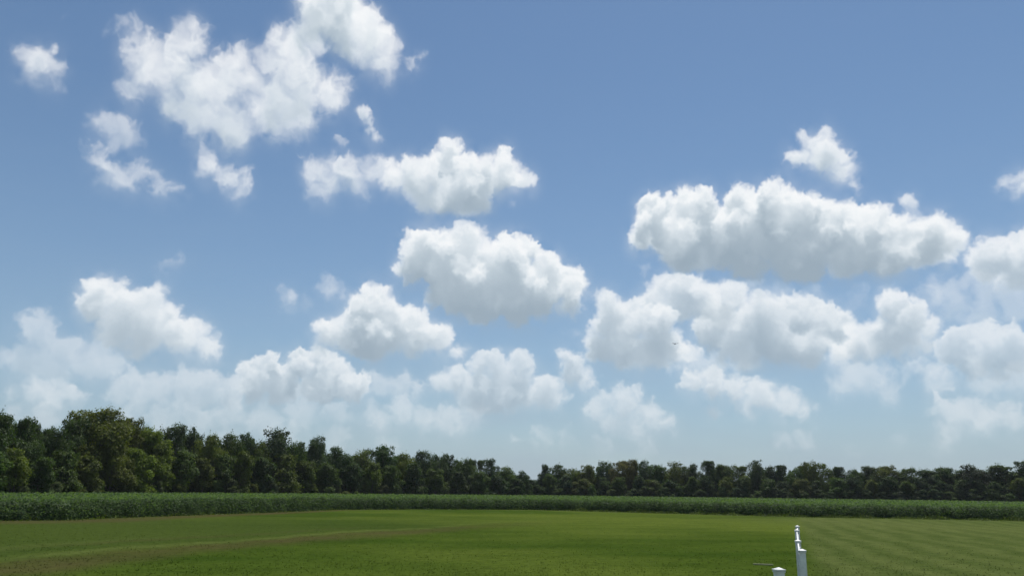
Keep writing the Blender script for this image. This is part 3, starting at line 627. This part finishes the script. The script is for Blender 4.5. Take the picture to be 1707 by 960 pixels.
# lower trees standing in front at the wood's edge
UNDER = [
 (32, 748, 44, 'h', YG, 'bright yellow-green small tree near the left edge, lit before dark crowns'),
 (70, 762, 40, 'f', MG, 'low green tree below and right of the bright yellow-green one'),
 (-14, 752, 46, 'f', MG, 'low mid green tree at the left edge of the view'),
 (112, 752, 44, 'h', MG, 'mid green lower tree under the dark shoulder crown'),
 (150, 760, 40, 'f', OG, 'olive lower tree at the left foot of the tallest tree'),
 (192, 742, 50, 'j', OG, 'olive lower tree in front of the tallest tree'),
 (232, 748, 46, 'f', YG, 'yellowish lower tree below the ragged crown'),
 (272, 762, 40, 'h', YG, 'yellowish low tree below the smooth rounded dome'),
 (305, 752, 44, 'f', MG, 'green lower tree below the bumpy dark tree'),
 (342, 764, 38, 'h', OG, 'low olive tree in front of the saddle'),
 (372, 758, 40, 'f', MG, 'low green tree in front of the twin humps'),
 (404, 752, 38, 'h', OG, 'lighter olive tree in front of the dark narrow tree'),
 (440, 762, 36, 'f', DG, 'dark low tree at the left foot of the isolated round crown'),
 (478, 757, 44, 'h', OG, 'olive spreading tree in front of the isolated round crown'),
 (512, 768, 34, 'f', OG, 'low olive tree in front of the pointed dark tree'),
 (548, 772, 36, 'h', MG, 'low green tree right of the pointed dark tree'),
 (586, 772, 36, 'f', DG, 'dark low tree directly behind the pale bush'),
 (622, 770, 36, 'h', OG, 'low olive tree right of the pale bush'),
 (655, 776, 32, 'f', MG, 'low green tree below the pale upright crown'),
 (690, 772, 36, 'h', DG, 'dark low tree below the lumpy dark crown'),
 (728, 782, 34, 'f', MG, 'low green tree on the slope of the left wood'),
 (762, 786, 32, 'h', DG, 'dark low tree on the slope of the left wood'),
 (798, 786, 32, 'f', MG, 'last but two of the low trees before the sky notch'),
 (832, 792, 30, 'h', DG, 'last but one of the low trees before the sky notch'),
 (862, 797, 24, 'f', DG, 'low tree at the foot of the sky notch'),
]
for x, yt, wd, kd, cl, lb in UNDER: tree('broadleaf_tree', 'tree', x, yt, wd*1.45, kd, cl, lb, -2.5, 'lower trees before the wood')
NAMED = [(c_[0], c_[6]) for c_ in CANOPY if c_[6]]
def beside(x, used):
    """the nearest named tall tree not yet used as a landmark"""
    for cx, lb in sorted(NAMED, key=lambda q: abs(q[0]-x)):
        if lb not in used and abs(cx-x) < 60: used.add(lb); return lb
used_low, used_shrub = set(), set()
for i, x in enumerate(range(912, 1760, 30)):
    kd, cl = 'fh'[i % 2], (MG, DG, OG, BG)[(i*7) % 4]
    if 1690 > x > 1560: cl = DG
    lb = {3: 'olive low tree under the brownish tree', 12: 'low tree hidden behind the lower white post', 14: 'low tree directly beyond the fence end'}.get(i); nb_ = None if lb else beside(x, used_low)
    lb = lb or ('low tree before the '+' '.join(nb_.split()[:12]) if nb_ else 'low green tree in the shaded front of the right wood')
    tree('broadleaf_tree', 'tree', x+rt.uniform(-6, 6), rt.uniform(790, 801)+(x-905)*.004, rt.uniform(30, 42), kd, cl, lb, -2, 'low trees before the right wood')
# the rows behind, seen only between the front crowns
for i in range(100):
    x = -180+i*20+rt.uniform(-7, 7); yt = np.interp(x, [c_[0] for c_ in CANOPY], [c_[1] for c_ in CANOPY])+rt.uniform(0, 13)
    if 870 < x < 915: continue
    tree('broadleaf_tree', 'tree', x, yt, rt.uniform(28, 46) if x < 900 else rt.uniform(18, 34), rt.choice('abeicg'), rt.choice((DG, BG, MG)), 'dark tree in the row behind, glimpsed between front crowns', 9, 'trees in the row behind')
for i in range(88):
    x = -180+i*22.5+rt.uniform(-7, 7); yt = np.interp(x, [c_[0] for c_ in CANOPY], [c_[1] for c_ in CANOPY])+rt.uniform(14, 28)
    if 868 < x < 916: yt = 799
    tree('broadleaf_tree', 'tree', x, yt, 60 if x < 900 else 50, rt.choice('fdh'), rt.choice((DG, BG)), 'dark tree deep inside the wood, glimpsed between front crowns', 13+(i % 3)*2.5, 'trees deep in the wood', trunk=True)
# shrubs at the wood's foot
SH = [(42, 806, 26), (92, 803, 28), (128, 800, 30), (168, 806, 24), (215, 798, 30), (262, 801, 30), (300, 806, 26), (362, 800, 26), (385, 797, 32), (424, 806, 22), (455, 804, 24), (520, 806, 24), (560, 809, 22), (640, 808, 26), (700, 810, 24), (740, 812, 22)]
for i, (x, y, wd) in enumerate(SH):
    tree('shrub', 'shrub', x, y, wd, 'f', rt.choice((MG, OG, PG)), ' '.join(('shrub below the '+(beside(x, used_shrub) or 'left wood edge, behind the crop')).split()[:16]), -4, 'shrubs at the foot of the left wood', trunk=False)
for i in range(30):
    x = 900+i*30+rt.uniform(-9, 9)
    tree('shrub', 'shrub', x, 811+(x-900)*.0105+rt.uniform(-4, 4), rt.uniform(22, 34), 'f', rt.choice((MG, DG, BG)), ' '.join(('shrub below the '+(beside(x, used_shrub) or 'right wood edge, behind the crop')).split()[:16]), -4, 'shrubs at the foot of the right wood', trunk=False)
# undergrowth filling the wood behind its edge
rg = np.random.default_rng(77); n = 60000; xp = rg.uniform(-420, 2250, n)
xp = xp[(xp < 882) | (xp > 900) | (rg.uniform(0, 1, n) < .3)]; n = len(xp); dd = np.array([wood_dist(x) for x in xp])+rg.uniform(3, 13, n)
aa = np.arctan2(xp-853.5, F/math.cos(PITCH)); zz = rg.uniform(0, 1, n)**1.1*(3.6+1.5*np.sin(aa*61)*np.sin(aa*143+1))
Nn = rg.standard_normal((n, 3)); Nn[:, 2] += .6; Nn /= np.linalg.norm(Nn, axis=1, keepdims=True)
ug = quads('undergrowth', leaf_quads(np.stack([np.sin(aa)*dd, np.cos(aa)*dd, zz], 1), Nn, rg.uniform(.18, .4, n), rg, .75)); add_attr(ug, 'var', np.clip(rg.normal(.42, .14, n), 0, 1))
uo = link('undergrowth', ug, M_TREE); uo.color = (*DG, 1); tag(uo, 'tangled dark green undergrowth inside the wood behind its edge', 'undergrowth', kind='stuff')
for x, y, wd in ((578, 818.2, 18), (594, 818.8, 16)):
    tree('shrub', 'shrub', x, y, wd, 'h', (.16, .22, .05), {578: 'left half of the pale light green bush pair at the far field edge', 594: 'right half of the pale light green bush pair at the far field edge'}[x], -14, 'pale bushes at the far field edge', trunk=False)

# ---------------------------------------------------------------- the fence: posts with caps, scalloped picket panels seen almost end on
PW, CW, PH = .127, .152, 1.17
def cap_mesh():
    bm = bmesh.new(); box(bm, (0, 0, PH-.040), (CW, CW, .024)); h = CW*.43
    a = [bm.verts.new((sx_*h, sy_*h, PH-.0345+.006)) for sx_, sy_ in ((-1, -1), (1, -1), (1, 1), (-1, 1))]; t = bm.verts.new((0, 0, PH))
    for k in range(4): bm.faces.new((a[k], a[(k+1) % 4], t))
    bm.faces.new(a[::-1]); box(bm, (0, 0, PH-.066), (CW*.93, CW*.93, .02)); bmesh.ops.recalc_face_normals(bm, faces=bm.faces)
    bmesh.ops.bevel(bm, geom=[e for e in bm.edges], offset=.003, segments=1, affect='EDGES'); return join_bm(bm, 'cap')
def shaft_mesh():
    bm = bmesh.new(); box(bm, (0, 0, (PH-.07)/2-.05), (PW, PW, PH-.07+.1)); bmesh.ops.bevel(bm, geom=[e for e in bm.edges if abs((e.verts[0].co-e.verts[1].co).z) > .5], offset=.010, segments=3, affect='EDGES'); return join_bm(bm, 'post')
capm, shm = cap_mesh(), shaft_mesh()
POSTS = [at_z(x, y, PH) for x, y in ((1329, 875), (1328.2, 881.3), (1330, 898.5), (1337, 914))]
fence = empty('picket_fence', (POSTS[3].x, POSTS[3].y, 0)); tag(fence, 'white vinyl picket fence seen nearly end on, with four capped posts', 'fence')
o3 = Vector((POSTS[3].x, POSTS[3].y, 0)); ang = math.atan2(fd.y, fd.x)
for p in POSTS:
    q = link('post', shm, M_VINYL, fence); q.location = Vector((p.x, p.y, 0))-o3; q.rotation_euler.z = ang
    c_ = link('cap', capm, M_VINYL, q)
bmp = bmesh.new(); box(bmp, (0, 0, .5), (.076, .022, 1.0)); v_ = [v for v in bmp.verts if v.co.z > .9]
tp = bmesh.ops.extrude_face_region(bmp, geom=[f for f in bmp.faces if f.normal.z > .9]); nv = [e for e in tp['geom'] if isinstance(e, bmesh.types.BMVert)]
for v in nv: v.co.z += .03; v.co.x *= .25
pick = join_bm(bmp, 'picket')
for A, B in zip(POSTS, POSTS[1:]):
    a2, b2 = Vector((A.x, A.y, 0)), Vector((B.x, B.y, 0)); Ln = (b2-a2).length; u_ = (b2-a2).normalized(); an = math.atan2(u_.y, u_.x)
    for z, hh in ((.16, .14), (.62, .09)):
        bm = bmesh.new(); box(bm, (0, 0, 0), (Ln-PW-.006, .036, hh)); q = link('rail', join_bm(bm, 'rail'), M_VINYL, fence); q.location = a2.lerp(b2, .5)-o3+Vector((0, 0, z)); q.rotation_euler.z = an
    # scalloped top rail: hangs in a curve from post to post
    bm = bmesh.new(); n = 16; ring = []
    for i in range(n+1):
        t = i/n; s_ = -Ln/2+PW/2+.004+t*(Ln-PW-.008); z = 1.065-.27*math.sin(math.pi*t)**.8
        ring.append([bm.verts.new((s_, y_, z+dz)) for y_, dz in ((-.016, 0), (.016, 0), (.016, .03), (-.016, .03))])
    for r0, r1_ in zip(ring, ring[1:]):
        for k in range(4): bm.faces.new((r0[k], r0[(k+1) % 4], r1_[(k+1) % 4], r1_[k]))
    bm.faces.new(ring[0][::-1]); bm.faces.new(ring[-1]); bmesh.ops.recalc_face_normals(bm, faces=bm.faces)
    q = link('top_rail', join_bm(bm, 'top_rail'), M_VINYL, fence); q.location = a2.lerp(b2, .5)-o3; q.rotation_euler.z = an
    n = int((Ln-PW)/.115)
    for i in range(n):
        t = (i+.5)/n; z = 1.06-.27*math.sin(math.pi*t)**.8-.05
        q = link('picket', pick, M_VINYL, fence); q.location = a2.lerp(b2, (PW/2+t*(Ln-PW))/Ln)-o3+Vector((0, 0, .05))+Vector((-u_.y, u_.x, 0))*.0295; q.rotation_euler.z = an; q.scale.z = z-.05
gate = at_z(1298, 944.5, PH)
gp = empty('fence_post', (gate.x, gate.y, 0)); gp.rotation_euler.z = ang+R(24)
tag(gp, 'lone white vinyl post with flat pyramid cap, lowest and nearest in view', 'post')
s_ = link('shaft', shm, M_VINYL, gp); link('cap', capm, M_VINYL, gp)

# thin pale slab lying in the grass left of the posts
p = at_z(1272, 939.5, .03); bm = bmesh.new(); box(bm, (0, 0, 0), (.62, .14, .05)); bmesh.ops.bevel(bm, geom=list(bm.edges), offset=.008, segments=2, affect='EDGES')
sb = link('flat_slab', join_bm(bm, 'slab'), M_SLAB); sb.location = (p.x, p.y, .01); sb.rotation_euler.z = R(-17)
tag(sb, 'thin pale flat strip lying in the lawn left of the posts', 'slab')

# ---------------------------------------------------------------- the bird
def bird_mesh():
    bm = bmesh.new(); sec = [(-.34, .002), (-.30, .05), (-.12, .075), (.05, .085), (.20, .06), (.27, .035), (.32, .036), (.36, .02), (.40, .004)]
    tube(bm, [Vector((0, y_, .01*math.cos(y_*4))) for y_, r in sec], [r for y_, r in sec], 10)
    for s in (-1, 1):                                     # wings: raised in a shallow V, fingered tips
        pts = [(.05, .14, -.10, 0), (.22, .17, -.13, .035), (.42, .16, -.13, .10), (.60, .12, -.10, .12), (.74, .06, -.06, .10), (.84, .0, -.04, .075)]
        ring = []
        for x_, f_, b_, z_ in pts: ring.append([bm.verts.new((s*x_, f_, z_)), bm.verts.new((s*x_, (f_+b_)/2, z_+.018)), bm.verts.new((s*x_, b_, z_-.004)), bm.verts.new((s*x_, (f_+b_)/2, z_-.014))])
        for a_, b_ in zip(ring, ring[1:]):
            for k in range(4): bm.faces.new((a_[k], a_[(k+1) % 4], b_[(k+1) % 4], b_[k]))
        bm.faces.new(ring[-1]); bm.faces.new(ring[0][::-1])
    t_ = [(-.03, -.24), (.03, -.24), (.10, -.50), (-.10, -.50)]
    lo = [bm.verts.new((x_, y_, -.006)) for x_, y_ in t_]; hi = [bm.verts.new((x_, y_, .008)) for x_, y_ in t_]
    bm.faces.new(lo[::-1]); bm.faces.new(hi)
    for k in range(4): bm.faces.new((lo[k], lo[(k+1) % 4], hi[(k+1) % 4], hi[k]))
    bmesh.ops.recalc_face_normals(bm, faces=bm.faces); return join_bm(bm, 'bird')
b = link('bird', bird_mesh(), M_BIRD); b.location = at_d(1125.8, 573, 178); b.rotation_euler = (R(8), R(3), R(190))
tag(b, 'small dark bird gliding with raised wings before the clouds', 'bird')

# ---------------------------------------------------------------- the air: a thin even summer haze
bm = bmesh.new(); box(bm, (0, 1500, 22.5), (11400, 10200, 47)); hz_ = join_bm(bm, 'haze'); mh, N = new_mat('haze')
N.t.links.new(N.n('ShaderNodeVolumePrincipled', {'Color': (.80, .88, .95, 1), 'Density': HAZE_DENSITY, 'Anisotropy': .2}).outputs[0], N.n('ShaderNodeOutputMaterial').inputs['Volume'])
tag(link('haze', hz_, mh), 'thin pale summer haze over field and wood', 'haze', kind='stuff')
